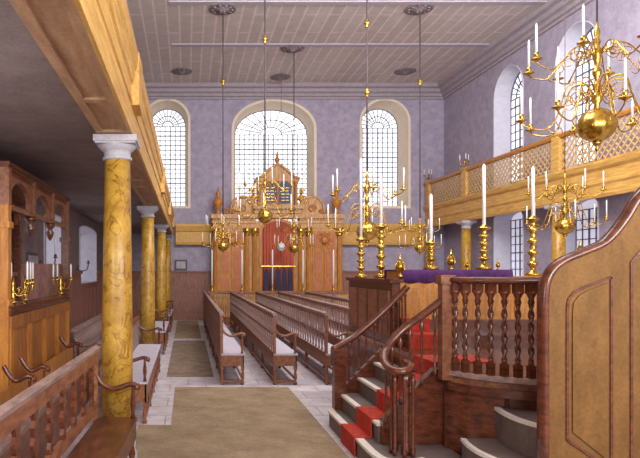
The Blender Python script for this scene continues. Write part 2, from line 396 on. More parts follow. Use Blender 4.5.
# ------------------------------------------------------------------ chandeliers
def arm_mesh(R, za, ztop, zdip, zcup, loop, name, r=.014):
    m = MB()
    L_ = .09+loop*.12; cx_ = .13+L_
    path = [(.03, 0, za-.04)]+[(cx_+L_*(1-.6*t/16)*math.cos(PI+PI*2.6*t/16), 0, za+.02+L_*(1-.6*t/16)*math.sin(PI+PI*2.6*t/16)) for t in range(17)]
    m.tube(path, r*.75, 5)
    m.tube([(cx_+.1+L_*.55*math.cos(PI*1.8*t/10), 0, za-.06+L_*.55*math.sin(PI*1.8*t/10)) for t in range(11)], r*.6, 5)
    p2 = [(.05, 0, za+.02), (.12, 0, ztop-.06), (.24, 0, ztop), (.36, 0, ztop-.06), (.44, 0, (ztop+zdip)/2), (.54, 0, zdip+.06), (.68*R/.93, 0, zdip), (R-.05, 0, zdip+.06), (R, 0, zcup)]
    m.tube(smooth(p2, 5), r, 6)
    m.tube(smooth([(.5, 0, zdip+.1), (.46, 0, zdip+.0), (.54, 0, zdip-.05), (.6, 0, zdip+.02), (.55, 0, zdip+.05)], 4), r*.6, 5)
    m.lathe([(.014, -.02), (.03, 0), (.075, .015), (.078, .025), (.03, .03), (.022, .05), (.032, .07), (.03, .11), (.012, .11)], (R, 0, zcup), 10)
    return m.mesh(name, BRASS)
arm_lo = arm_mesh(.93, .42, .62, -.02, .1, .3, 'arm', .0105)
arm_hi = arm_mesh(.84, 1.0, 1.08, .76, .88, .1, 'arm', .0095)
stem_me = MB().lathe([(r_*.68, z_) for r_, z_ in [(.03, .2), (.07, .22), (.05, .28), (.1, .34), (.1, .42), (.05, .46), (.08, .52), (.05, .58), (.04, .64), (.085, .7), (.085, .74), (.04, .8), (.06, .88), (.09, .96),
                      (.09, 1.02), (.04, 1.08), (.07, 1.14), (.04, 1.2), (.06, 1.27), (.03, 1.34), (.02, 1.42)]], n=14).mesh('stem', BRASS)
ball = MB()
prof = [(.23*math.sin(PI*k/14), -.23*math.cos(PI*k/14)) for k in range(1, 14)]
vs = []; fs = []; n = 48
for r, z in prof:
    for k in range(n):
        a = 2*PI*k/n; rr = r*(1+.045*abs(math.sin(a*6))); vs.append((rr*math.cos(a), rr*math.sin(a), z))
for j in range(len(prof)-1):
    for k in range(n): fs.append((j*n+k, j*n+(k+1) % n, (j+1)*n+(k+1) % n, (j+1)*n+k))
ball.add(vs, fs, True)
ball_me = ball.mesh('ball', BRASS)
pend_me = MB().lathe([(.01, -.36), (.02, -.34), (.03, -.32), (.012, -.3), (.045, -.27), (.06, -.245), (.04, -.22)], n=12).mesh('pendant', BRASS)
knob_me = MB().lathe([(.02, -.1), (.05, -.07), (.02, -.03), (.07, 0), (.07, .03), (.02, .06), (.05, .1), (.01, .13)], n=10).mesh('rod_knob', BRASS)
def chandelier(x, y, z, sc, label, ph=0, n_lo=6, n_hi=6, knobs=(), rod_r=.016, tiers=2):
    t = thing('chandelier', (x, y, z), label, 'chandelier', 'brass chandeliers hanging in the hall')
    def part(me, nm, loc=(0, 0, 0), rz=0, par=t, s=sc):
        return inst(me, nm, par, loc, rz, (s, s, s))
    part(ball_me, 'ball'); part(stem_me, 'stem'); part(pend_me, 'pendant')
    rod = MB().tube([(x, y, z+1.38*sc), (x, y, ZC-.1)], rod_r, 6).build('rod', IRON, t)
    for kz in knobs: inst(knob_me, 'rod_knob', rod, (0, 0, kz-z), 0, (1, 1, 1))
    for me, nn, R, zc, p in ((arm_lo, n_lo, .93, .1, ph), (arm_hi, n_hi, .84, .88, ph+.3))[:tiers]:
        for k in range(nn):
            a = part(me, 'arm', (0, 0, 0), p+2*PI*k/nn)
            c = inst(candle_me, 'candle', a, (R, 0, zc+.09), 0, (1.15, 1.15, 1.15))
    return t
def at(x, y, s): return ((x-187)/s, 600/s, 2+(270-y)/s)
chandelier(*at(597, 125, 75), .97, 'largest brass chandelier, big gadrooned ball, upper right in front of the lattice gallery', ph=.5, knobs=(), n_hi=8, n_lo=8, rod_r=.012)
chandelier(*at(565, 226, 46), .82, 'smaller brass chandelier above the curved oak panel, in front of the gallery beam', ph=.2, rod_r=.008)
chandelier(*at(367, 231, 41), 1.05, 'central brass chandelier hanging in front of the right arched window', ph=.1, knobs=(8.0, 6.3), rod_r=.02)
chandelier(*at(265, 216, 40), .8, 'brass chandelier hanging in front of the large middle window and the ark', ph=.35, knobs=(7.75,), rod_r=.02)
chandelier(*at(223, 246, 35.7), .62, 'small brass chandelier at the left edge of the ark', ph=.1, knobs=(7.26,))
chandelier(*at(294, 248, 30.2), .72, 'small brass chandelier close to the carved front of the ark, right of its red curtain', ph=.2, knobs=())
chandelier(*at(420, 248, 35.7), .6, 'small brass chandelier at the far end of the right gallery', ph=.45, knobs=(7.26,))

# ------------------------------------------------------------------ the ark
AX, AY = 3.57, 22.9     # centre and front plane
s0 = 26.0
def ax(px): return (px-187)/s0
def az(py): return 2+(270-py)/s0
ark = thing('ark', (AX, 23.4, 0), 'tall carved oak ark with columns, red curtain and pediments against the back wall', 'ark')
YF, YK = 23.1, 23.62
m = MB(); m.box(ax(212), ax(344), 22.75, YK, 0, .95); m.box(ax(211), ax(345), 22.7, YK, .95, 1.05); m.build('plinth', OAKF, ark)
MB().box(ax(213), ax(343), YF+.12, YK, 1.05, az(221)).build('body', OAKF, ark)
def entab(x0, x1, z0, z1, y0, nm='entablature'):
    m = MB(); h = z1-z0
    m.box(x0, x1, y0+.1, YK, z0, z0+h*.35); m.box(x0-.03, x1+.03, y0+.05, YK, z0+h*.35, z0+h*.55); m.box(x0-.08, x1+.08, y0-.03, YK, z0+h*.7, z1)
    m.box(x0, x1, y0+.08, YK, z0+h*.55, z0+h*.7)
    k = x0
    while k < x1: m.box(k, k+.05, y0+.0, y0+.06, z0+h*.55, z0+h*.7); k += .12
    m.build(nm, OAKF, ark)
entab(ax(213), ax(256), az(228), az(214), YF); entab(ax(300), ax(343), az(228), az(214), YF); entab(ax(255), ax(301), az(218), az(205), YF-.1)
def scroll(m, cx, cz, r, turns, sg, y, tr=.03):
    pts = [(cx+sg*r*(1-.75*t/20)*math.cos(PI*2*turns*t/20), y, cz+r*(1-.75*t/20)*math.sin(PI*2*turns*t/20)) for t in range(21)]
    m.tube(pts, tr, 5)
def ark_column(px, r=.1):
    x = ax(px); z0, z1 = 1.05, az(228)
    c = MB(); n = 24
    c.lathe([(r*1.4, z0), (r*1.4, z0+.08), (r*1.15, z0+.14), (r, z0+.18)], (x, YF, 0), 14)
    vs = []; fs = []
    for z, rr in ((z0+.18, r), (z1-.3, r*.86)):
        for k in range(n):
            q = rr*(1 if k % 2 else .88); a = 2*PI*k/n; vs.append((x+q*math.cos(a), YF+q*math.sin(a), z))
    for k in range(n): fs.append((k, (k+1) % n, n+(k+1) % n, n+k))
    c.add(vs, fs)
    s = c.build('column', OAKL, ark)
    g = MB().lathe([(r*.88, z1-.3), (r*1.1, z1-.28), (r*.95, z1-.25), (r*1.25, z1-.14), (r*1.0, z1-.13), (r*1.5, z1-.04), (r*1.4, z1)], (x, YF, 0), 12)
    for k in range(8):
        a = 2*PI*k/8; g.tube([(x+r*.9*math.cos(a), YF+r*.9*math.sin(a), z1-.25), (x+r*1.35*math.cos(a), YF+r*1.35*math.sin(a), z1-.14), (x+r*1.5*math.cos(a), YF+r*1.5*math.sin(a), z1-.17)], .018, 4)
    g.build('capital', BRASS, s)
for px in (216, 247, 255, 301, 309, 340): ark_column(px)
for a, c in ((220, 243), (313, 336)):     # side doors: two tall leaves with red-brown panels
    for x0, x1 in ((a, (a+c)/2-.3), ((a+c)/2+.3, c)):
        dd = MB().box(ax(x0), ax(x1), YF+.06, YF+.12, 1.1, az(231)).build('door', OAKL, ark)
        p = MB(); zz = 1.2; x0_, x1_ = ax(x0)+.07, ax(x1)-.07
        for z0, z1 in ((1.2, 1.75), (1.85, 2.75), (2.85, az(231)-.1)): p.prism([(x0_, z0), (x1_, z0), (x1_, z1-.08), ((x0_+x1_)/2, z1), (x0_, z1-.08)], 'y', YF+.03, YF+.06)
        p.build('door_panel', DOORP, dd)
for px in (232, 325):
    m = MB(); x = ax(px); zc = az(240)
    m.lathe([(.03, 0), (.14, .01), (.15, .03), (.1, .05), (.04, .07)], (0, 0, 0), 14)
    m.v = [(x+a, YF-.0-c_, zc+b_) for a, b_, c_ in m.v]
    for k in range(6):
        a = 2*PI*k/6; scroll(m, x+.22*math.cos(a), zc+.2*math.sin(a), .09, 1.2, 1 if k % 2 else -1, YF+.03, .022)
    m.build('cartouche', OAKL, ark)
MB().prism(arch_pts(ax(278), .72, 1.05, az(216)-.1, .5), 'y', YF+.02, YF+.12).build('archway', OAKL, ark)
cu = MB(); n = 60; x0, x1 = ax(278)-.6, ax(278)+.6; vs = []; fs = []
for i in range(n+1):
    x = x0+(x1-x0)*i/n; y = YF-.02+.035*math.sin(i*1.15)
    zt = az(216)-.2-.45*(1-math.sqrt(max(0, 1-((x-ax(278))/.62)**2)))
    vs += [(x, y, 1.1), (x, y, zt), (x, y+.03, 1.1), (x, y+.03, zt)]
for i in range(n):
    a, c = 4*i, 4*i+4; fs += [(a, c, c+1, a+1), (a+2, a+3, c+3, c+2), (a+1, c+1, c+3, a+3), (a, a+2, c+2, c)]
cu.add(vs, fs, True); cu.build('curtain', REDC, ark)
nv = MB()
for k in range(5): nv.prism(smooth([(0, 0), (0, 1)], 1) and [(ax(264+k*6), 1.12), (ax(268+k*6), 1.12), (ax(268+k*6), 1.95), (ax(266+k*6), 2.1), (ax(264+k*6), 1.95)], 'y', YF-.1, YF-.06)
o = nv.build('lower_screen', NAVY, ark)
MB().box(ax(261), ax(295), YF-.11, YF-.09, 2.12, 2.17).box(ax(261), ax(295), YF-.11, YF-.09, 1.1, 1.14).build('screen_rail', BRASS, ark)
# side curved pediments
def arc_ped(cx, hw, z0, h, nm, y0=YF):
    m = MB(); P = [(cx+hw*math.cos(PI*k/14), z0+h*math.sin(PI*k/14)**.8) for k in range(15)]
    m.prism(P, 'y', y0+.15, YK)
    q = [(cx+(hw+.06)*math.cos(PI*k/14), z0+(h+.07)*math.sin(PI*k/14)**.8) for k in range(15)]
    m.tube([(u, y0+.12, v) for u, v in q], .05, 6)
    m.build(nm, OAKF, ark)
for sgn, c in ((-1, 234), (1, 322)):
    arc_ped(ax(c)-sgn*.35, .42, az(214), .62, 'pediment')
    sc_ = MB(); scroll(sc_, ax(c)-sgn*.35, az(214)+.22, .16, 1.3, sgn, YF+.12); scroll(sc_, ax(c)+sgn*.3, az(214)+.12, .13, 1.2, sgn, YF+.12)
    scroll(sc_, ax(c)+sgn*.0, az(214)+.1, .09, 1.2, -sgn, YF+.1)
    sc_.build('scrollwork', OAKL, ark)
# upper storey with tablets
MB().box(ax(258), ax(298), YF+.1, YK, az(205), az(180)).build('upper_stage', OAKF, ark)
for c in (270.5, 285.5):
    tb = MB().prism(arch_pts(ax(c), .24, az(203), az(181), .22), 'y', YF+.06, YF+.1).build('tablet', SLATE, ark)
    l = MB()
    for k in range(5): l.box(ax(c)-.15, ax(c)-.02, YF+.05, YF+.06, az(203)+.1+k*.12, az(203)+.125+k*.12); l.box(ax(c)+.02, ax(c)+.15-.02*(k % 2), YF+.05, YF+.06, az(203)+.1+k*.12, az(203)+.125+k*.12)
    l.build('gilt_line', BRASS, tb)
for px in (259.5, 278, 296.5):
    x = ax(px); MB().lathe([(.07, az(205)), (.07, az(205)+.08), (.05, az(205)+.12), (.045, az(182)-.1), (.08, az(182))], (x, YF+.04, 0), 12).build('pilaster', OAKL, ark)
pd = MB(); x0, x1, xc, z0 = ax(256), ax(300), ax(278), az(181)
P = [(x0, z0), (x1, z0), (x1, z0+.1), (ax(293), z0+.2), (ax(288), z0+.42), (ax(282), z0+.58), (xc, z0+.68), (ax(274), z0+.58), (ax(268), z0+.42), (ax(263), z0+.2), (x0, z0+.1)]
pd.prism(P, 'y', YF+.05, YK)
pd.tube([(u, YF+.02, v) for u, v in smooth([(p[0], p[1], 0) for p in P[2:]], 1) and [(p[0], p[1]) for p in P[2:]]], .05, 6)
pd.build('pediment', OAKF, ark)
urn = [(.05, 0), (.09, .03), (.04, .08), (.05, .14), (.12, .26), (.13, .34), (.07, .42), (.04, .48), (.07, .54), (.03, .62), (.01, .72)]
for px, py, k in ((218.5, 214, 1.5), (338, 214, 1.5), (278, 164, .8), (258, 205, .95), (298, 205, .95)):
    dz = -.05 if py == 164 else 0
    yy = YF+.2
    MB().lathe([(r*k, z*k) for r, z in urn], (ax(px)+(0 if py != 205 else (-.16 if px < 270 else .16)), yy, az(py)+dz), 12).build('urn_finial', OAKL, ark)
for sgn, px in ((-1, 252), (1, 304)):
    sw = MB()
    scroll(sw, ax(px), az(205)+.2, .2, 1.3, -sgn, YF+.12, .035); scroll(sw, ax(px)-sgn*.05, az(205)+.55, .12, 1.2, sgn, YF+.12, .03)
    sw.build('scrollwork', BRASS, ark)
# ark rail and tall candlesticks on it
YR = 21.9; sr = 600/YR
rl = thing('ark_rail', (3.5, YR, 0), 'low balustraded rail standing in front of the ark', 'railing')
x0, x1 = (208-187)/sr, (352-187)/sr; zt = 2-21/sr
MB().box(x0, x1, YR-.07, YR+.07, zt-.08, zt).build('top_rail', WOOD, rl)
MB().box(x0, x1, YR-.06, YR+.06, 0, .25).build('bottom_rail', WOOD, rl)
bal = MB().lathe([(.03, 0), (.03, .08), (.018, .1), (.035, .25), (.03, .35), (.016, .6), (.016, .75), (.03, .82), (.03, .9)], n=6).mesh('baluster', OAKF)
k = x0+.08
while k < x1:
    inst(bal, 'baluster', rl, (k-3.5, 0, .25)); k += .085
CPX = (212, 242, 272.5, 303, 333.5)
for px in CPX:
    x = (px-187)/sr; MB().box(x-.06, x+.06, YR-.085, YR+.085, .02, zt+.015).build('post', WOOD, rl)
CPOS = ['leftmost', 'second from left', 'middle', 'fourth from left', 'rightmost']
for px, ps in zip(CPX, CPOS):
    x = (px-187)/sr
    t = thing('candlestick', (x, YR, zt+.015), 'slim white altar candle in a small brass holder, %s on the ark rail' % ps, 'candlestick', 'candlesticks on the ark rail')
    MB().lathe([(.08, 0), (.085, .02), (.03, .05), (.05, .1), (.025, .15), (.05, .2), (.03, .24)], (x, YR, zt+.015), 10).build('holder', BRASS, t)
    MB().lathe([(.028, .23), (.026, 1.45), (.008, 1.5)], (x, YR, zt+.015), 8).build('candle', WAX, t)
# hanging lamp
t = thing('hanging_lamp', (3.55, 22.3, az(249)), 'pale glass globe lamp on a thin chain in front of the ark curtain', 'lamp')
zc = 2+(270-247)/26.9
MB().lathe([(.02, -.16), (.08, -.15), (.15, -.06), (.16, .02), (.11, .12), (.06, .15)], (3.5, 22.3, zc), 16).build('globe', LAMPG, t)
MB().lathe([(.07, .14), (.09, .17), (.03, .22), (.01, .3)], (3.5, 22.3, zc), 10).lathe([(.01, -.26), (.03, -.2), (.04, -.15)], (3.5, 22.3, zc), 8).build('mount', BRASS, t)
MB().tube([(3.5, 22.3, zc+.28), (3.5, 22.3, ZC)], .007, 4).build('chain', IRON, t)

# ------------------------------------------------------------------ long centre benches
sp_me = MB().lathe([(.014, 0), (.02, .03), (.013, .08), (.024, .2), (.013, .3), (.018, .36), (.014, .42)], n=6).mesh('spindle', WOODG)
spl_me = MB().lathe([(.016, 0), (.02, .03), (.014, .06), (.026, .15), (.014, .25), (.02, .29), (.02, .34), (.014, .37), (.024, .47), (.014, .56), (.02, .6), (.016, .63)], n=6).mesh('spindle', WOODG)
leg_me = MB().lathe([(.028, 0), (.03, .04), (.018, .07), (.032, .16), (.018, .25), (.03, .29), (.03, .34)], n=8).box(-.028, .028, -.028, .028, .29, .36).mesh('leg', WOOD)
def bench_arm(xb, xf, y, z, mt, par, r=.024, sup=True, zs=.54):
    p = smooth([(xb, y, z+.12), (xb+.06*(1 if xf > xb else -1), y, z+.02), ((xb+xf)/2, y, z-.03), (xf-.03*(1 if xf > xb else -1), y, z+.015), (xf+.035*(1 if xf > xb else -1), y, z), (xf+.03*(1 if xf > xb else -1), y, z-.03)], 5)
    a = MB().tube(p, [r*.9]*(len(p)-6)+[r*1.2]*6, 8).build('arm', mt, par)
    if sup: MB().lathe([(.026, zs), (.016, zs+.06), (.026, zs+.14), (.014, z-.04), (.02, z)], (xf-.0, y, 0), 8).build('arm_support', mt, par)
def long_bench(xb, y0, y1, label, xw=.39, gr='long spindle-back benches in the middle of the hall', solid=False, mt=WOOD, hb=1.26, nsp=42):
    xf = xb+xw
    t = thing('bench', ((xb+xf)/2, y0, 0), label, 'bench', gr)
    MB().prism([(xb-.03, hb-.05), (xb+.035, hb-.05), (xb+.04, hb-.01), (xb, hb+.01), (xb-.035, hb-.01)], 'y', y0-.02, y1).build('top_rail', WOODG, t)  # paler wood puts the highlight along the rail into its colour
    MB().box(xb-.015, xb+.02, y0, y1, hb-.09, hb-.05).build('crest_board', mt, t)
    MB().box(xb-.018, xb+.02, y0, y1, .87, .9).build('middle_rail', mt, t)
    MB().box(xb, xf+.02, y0-.01, y1, .515, .545).build('seat', SEATP, t)
    a = MB().box(xf-.02, xf, y0, y1, .33, .515).box(xb, xf, y0, y0+.02, .33, .515).box(xb-.015, xb+.005, y0, y1, .33, .56); a.build('apron', WOOD, t)
    if solid:
        MB().box(xb-.01, xb+.01, y0, y1, .54, hb-.1).build('back_panel', mt, t)
    else:
        n = nsp; st = (y1-y0-.1)/n
        for k in range(n):
            inst(spl_me, 'spindle', t, (xb-(xb+xf)/2, .07+k*st, .57), 0, (1, 1, 1))
    q = [y0+.03+(y1-y0-.06)*i/6 for i in range(7)]
    for y in q:
        for x in (xb+.01, xf-.02): inst(leg_me, 'leg', t, (x-(xb+xf)/2, y-y0, 0), 0, (1, 1, .92))
        if y == q[0] or y == q[-1]: MB().box(xb+.01, xf-.02, y-.015, y+.015, .05, .085).build('stretcher', WOOD, t)
    for x in (xb+.01, xf-.02): MB().box(x-.014, x+.014, y0+.03, y1-.03, .085, .12).build('long_stretcher', WOOD, t)
    # end posts of the back
    for y in (y0+.02, y1-.02):
        MB().box(xb-.022, xb+.028, y-.025, y+.025, .5, hb-.04).build('back_post', mt, t)
        bench_arm(xb, xf-.03, y, .88, mt, t)
    return t
long_bench(.6, 10.43, 21.0, 'long brown bench with a solid back beside the open aisle, leftmost of the middle benches', solid=True)
long_bench(1.52, 10.43, 21.0, 'long spindle-back bench second from the aisle, whole end and arm in view')
long_bench(2.42, 10.43, 21.0, 'long spindle-back bench partly hidden behind the foot of the stairs')
long_bench(3.2, 10.6, 21.0, 'long spindle-back bench with only its back seen left of the dark panelled screen')
long_bench(4.15, 10.6, 21.0, 'farthest right long bench, top rail just seen below the ark rail')

# ------------------------------------------------------------------ left foreground bench A
XA, YA0, YA1 = -.9, 2.2, 5.95
t = BA = thing('bench', (-.9, 5.95, 0), 'dark bench with shaped splats in the near left corner, in front of the first column', 'bench')
MB().prism([(XA-.035, 1.2), (XA+.03, 1.2), (XA+.04, 1.235), (XA, 1.262), (XA-.045, 1.235)], 'y', YA0, YA1).build('top_rail', WOODG, t)
MB().box(XA-.018, XA+.018, YA0, YA1, 1.09, 1.2).build('crest_board', WOOD, t)
MB().box(XA-.018, XA+.018, YA0, YA1, .6, .7).build('lower_rail', WOOD, t)
MB().box(XA-.025, XA+.025, YA1-.055, YA1, .0, 1.2).build('back_post', WOOD, t)
w_ = [(.045, .7), (.05, .74), (.02, .78), (.055, .84), (.07, .88), (.03, .92), (.05, .96), (.06, .99), (.028, 1.03), (.05, 1.07), (.06, 1.09)]
y = YA1-.22
while y > YA0+.1:
    P = [(y-a*.95, z) for a, z in w_]+[(y+a*.95, z) for a, z in reversed(w_)]
    MB().prism(P, 'x', XA-.014, XA+.014).build('splat', DARK, t); y -= .37
MB().box(XA+.018, -.49, YA0, YA1, .515, .545).build('seat', BWOOD, t)
MB().box(-.53, -.5, YA0, YA1-.03, .34, .515).box(XA, -.5, YA1-.03, YA1-.01, .34, .515).build('apron', BWOOD, t)
bench_arm(XA, -.53, YA1-.03, .86, DARK, t, .03)
for yy in (YA1-.04, 4.0, YA0+.1): MB().lathe([(.03, 0), (.032, .06), (.02, .1), (.036, .2), (.02, .28), (.034, .34)], (-.54, yy, 0), 8).build('leg', DARK, t)
BA.rotation_euler = (0, 0, math.radians(-2.4))
# left row benches between the columns
def side_bench(y0, y1, label, xb=-.96, xf=-.53, nleg=5):
    t = thing('bench', ((xb+xf)/2, y0, 0), label, 'bench', 'benches between the columns of the left row')
    MB().box(xb-.03, xb+.03, y0, y1, 1.04, 1.1).build('top_rail', WOOD, t)
    MB().box(xb-.012, xb+.012, y0, y1, .54, 1.05).build('back_panel', WOODG, t)
    MB().box(xb, xf+.02, y0, y1, .515, .545).build('seat', SEATP, t)
    MB().box(xf-.02, xf, y0, y1, .28, .515).box(xb, xf, y0, y0+.02, .28, .515).build('apron', WOOD, t)
    for y in (y0+.03, y1-.03):
        bench_arm(xb, xf-.02, y, .84, DARK, t, .026)
        inst(leg_me, 'leg', t, (xb+.01-(xb+xf)/2, y-y0, 0), 0, (1, 1, .8))
    for i in range(nleg):
        y = y0+.03+(y1-y0-.06)*i/(nleg-1)
        inst(leg_me, 'leg', t, (xf-.02-(xb+xf)/2, y-y0, 0), 0, (1, 1, .8))
    MB().box(xf-.04, xf-.01, y0, y1, .03, .07).build('stretcher', WOOD, t)
side_bench(7.8, 11.8, 'bench with two scrolled arms between the first and second left columns')
side_bench(14.2, 17.1, 'bench between the second and third left columns beside the aisle')
side_bench(19.3, 22.3, 'bench past the third left column, nearest the back wall')

# spindle bench behind, against the screened pew (low grey)
t = thing('bench', (-1.95, 10.6, 0), 'low greyish spindle-back bench in shadow between the canopied pew and the first column', 'bench')
MB().box(-1.99, -1.91, 10.3, 15.5, .93, .99).build('top_rail', WOODG, t)
MB().box(-1.97, -1.93, 10.3, 15.5, .5, .56).build('lower_rail', WOODG, t)
MB().box(-1.97, -1.5, 10.3, 15.5, .42, .46).build('seat', WOODG, t)
for k in range(26): inst(sp_me, 'spindle', t, (0, -.2+k*.2, .56), 0, (1.4, 1.4, .9))
for y in (10.34, 12.9, 15.46):
    for x in (-1.95, -1.53): inst(leg_me, 'leg', t, (x+1.95, y-10.6, 0), 0, (1, 1, 1.18))
bench_arm(-1.95, -1.55, 10.34, .72, WOODG, t, .025, zs=.46)

# ------------------------------------------------------------------ canopied pew on the left
XP, XW = -1.96, -2.72
Y0, Y1 = 6.45, 9.65
cp = thing('canopied_pew', (-2.3, 8, 0), 'enclosed wooden pew with an arched canopy on posts along the left wall', 'pew')
for x, y, mt in ((XP, Y0, OAKL), (XP, Y1, DARK), (XW, Y0, OAKL), (XW, Y1, DARK)):
    MB().box(x-.055, x+.055, y-.055, y+.055, 0, 2.78).box(x-.075, x+.075, y-.075, y+.075, 2.45, 2.52).box(x-.07, x+.07, y-.07, y+.07, 1.62, 1.68).build('post', mt, cp)
def frieze(axis, t0, t1, a, b, n):
    L = b-a; st = L/n; P = [(a, 3.08), (a, 2.72)]
    for i in range(n):
        c = a+st*(i+.5); hw = st*.41
        P += [(c-hw*1.02, 2.72)]+[(c-hw*math.cos(PI*k/12), 2.76+.24*math.sin(PI*k/12)) for k in range(13)]+[(c+hw*1.02, 2.72)]
    P += [(b, 2.72), (b, 3.08)]
    m = MB().prism(P, axis, t0, t1)
    for i in range(n+1):
        y = a+st*i
        q = (y-.05, y+.05)
        if axis == 'x': m.box(t0-.02, t1+.03, q[0], q[1], 2.7, 3.1)
        else: m.box(q[0], q[1], t0-.03, t1+.02, 2.7, 3.1)
    return m
frieze('x', XP-.03, XP+.03, Y0, Y1, 3).build('frieze', WOOD, cp)
frieze('y', Y0-.03, Y0+.03, XW, XP, 1).build('frieze', WOOD, cp)
frieze('x', XW-.03, XW+.03, Y0, Y1, 3).build('frieze', WOOD, cp)
c = MB()
for dx, z0, z1 in ((.04, 3.04, 3.08), (.055, 3.08, 3.12), (.075, 3.12, 3.16)): c.box(XW-.06, XP+dx, Y0-dx, Y1+dx, z0, z1)
c.build('cornice', DARK, cp)
MB().box(XP-.035, XP+.035, Y0, Y1, 2.66, 2.72).box(XW, XP, Y0-.035, Y0+.035, 2.66, 2.72).build('tie_bar', DARK, cp)
for y in (Y0+(Y1-Y0)/3, Y0+2*(Y1-Y0)/3):
    MB().lathe([(.01, 2.42), (.04, 2.47), (.06, 2.53), (.03, 2.58), (.07, 2.62), (.07, 2.67)], (XP, y, 0), 10).build('pendant', DARK, cp)
s = MB().box(XP-.03, XP+.03, Y0, Y1, .0, 1.5)
s.box(XP+.0, XP+.075, Y0, Y1, 1.36, 1.5)
sc = s.build('screen', OAKS, cp)
p = MB(); n = 4; st = (Y1-Y0-.1)/n
for i in range(n+1): p.box(XP+.03, XP+.07, Y0+.05+i*st-.05, Y0+.05+i*st+.05, .1, 1.36)
p.box(XP+.03, XP+.05, Y0, Y1, .1, .3); p.build('screen_stile', OAKL, sc)
MB().prism([(XP-.05, 1.5), (XP+.06, 1.5), (XP+.085, 1.54), (XP+.05, 1.57), (XP+.075, 1.6), (XP, 1.63), (XP-.06, 1.6)], 'y', Y0-.02, Y1+.04).build('screen_cap', DARK, cp)
MB().box(XW, XP, Y0+.02, Y0+.05, 0, 1.05).build('front_board', NAVY, cp)
MB().box(XW, XP-.03, Y1-.03, Y1+.03, 0, 2.1).build('end_board', DADO, cp)
MB().box(XW-.03, XW+.35, Y0+.06, Y1-.03, .42, .52).build('seat', NAVY, cp)
# seat with arms against the screen
t = thing('bench', (-1.72, 6.6, 0), 'bench with small scrolled arms fixed against the oak screen of the canopied pew', 'bench')
MB().box(-1.84, -1.5, 3.6, 9.5, .5, .54).build('seat', WOODG, t)
MB().box(-1.84, -1.81, 3.6, 9.5, .54, .8).build('back_board', OAK, t)
MB().box(-1.53, -1.5, 3.6, 9.5, 0, .5).build('front_board', WOOD, t)
for y in (5.95, 6.55, 8.6): bench_arm(-1.82, -1.56, y, .93, DARK, t, .028)

# ------------------------------------------------------------------ bracket candles, sconces, frames on the left
def bracket(x, y, z, label, n=2, rz=0, base=.0, sc=1):
    t = thing('candle_bracket', (x, y, z), label, 'candle holder', 'small brass candle holders')
    MB().lathe([(.05, 0), (.055, .015), (.015, .03), (.03, .08), (.012, .12), (.02, .2), (.01, .3)], (x, y, z), 10).build('stem', BRASS, t)
    for k in range(n):
        a = rz+2*PI*k/n; cx, cy = math.cos(a), math.sin(a)
        p = smooth([(x, y, z+.14), (x+.05*cx, y+.05*cy, z+.08), (x+.13*cx, y+.13*cy, z+.1), (x+.16*cx, y+.16*cy, z+.2)], 5)
        m = MB().tube(p, .009, 5); m.tube(smooth([(x+.05*cx, y+.05*cy, z+.09), (x+.07*cx, y+.07*cy, z+.16), (x+.03*cx, y+.03*cy, z+.15)], 4), .007, 4)
        m.lathe([(.01, 0), (.04, .01), (.02, .03), (.02, .06)], (x+.16*cx, y+.16*cy, z+.2), 8)
        ar = m.build('arm', BRASS, t)
        MB().lathe([(.013, 0), (.012, .2), (.004, .23)], (x+.16*cx, y+.16*cy, z+.24), 7).build('candle', WAX, ar)
    return t
bracket(-1.96, 6.75, 1.63, 'brass candle bracket standing on the pew screen by its near corner post', 3, .4)
bracket(-1.96, 7.25, 1.63, 'brass candle bracket on the pew screen, next to the framed notice', 3, 1.2)
bracket(-1.96, 9.3, 1.63, 'brass candle bracket on the pew screen by the dark far post', 3, 0)
def sconce(y, z, label, x=XL, sg=1):
    t = thing('wall_sconce', (x, y, z), label, 'sconce')
    MB().lathe([(.01, -.06), (.05, -.03), (.05, .03), (.01, .06)], (x+.02*sg, y, z), 10).build('wall_plate', GREYF, t)
    MB().tube(smooth([(x+.02, y, z), (x+.1, y, z-.08), (x+.26, y, z-.05), (x+.3, y, z+.1)], 6), .014, 6).lathe([(.01, 0), (.06, .01), (.025, .03), (.025, .08)], (x+.3, y, z+.1), 9).build('arm', GREYF, t)
    MB().lathe([(.018, 0), (.016, .3), (.005, .33)], (x+.3, y, z+.17), 7).build('candle', WAX, t)
sconce(11.4, 2.12, 'curved wall sconce beside the nearer left window')
sconce(15.2, 2.06, 'curved wall sconce beside the farther left window')
def frame(x, y, z, w, h, label, axis='y'):
    t = thing('picture_frame', (x, y, z), label, 'frame')
    if axis == 'y':
        MB().box(x-w/2, x+w/2, y-.03, y, z, z+h).build('frame', GREYF, t); MB().box(x-w/2+.07, x+w/2-.07, y-.04, y-.03, z+.07, z+h-.07).build('sheet', PAPER, t)
    else:
        MB().box(x, x+.03, y-w/2, y+w/2, z, z+h).build('frame', GREYF, t); MB().box(x+.03, x+.04, y-w/2+.05, y+w/2-.05, z+.05, z+h-.05).build('sheet', PAPER, t)
frame((181-187)/25, YB-.02, 1.99, .5, .42, 'small dark framed notice above the panelling at the end of the aisle')
frame(XL+.0, 10.8, 1.99, .75, .32, 'framed notice on the left wall seen under the canopy', 'x')

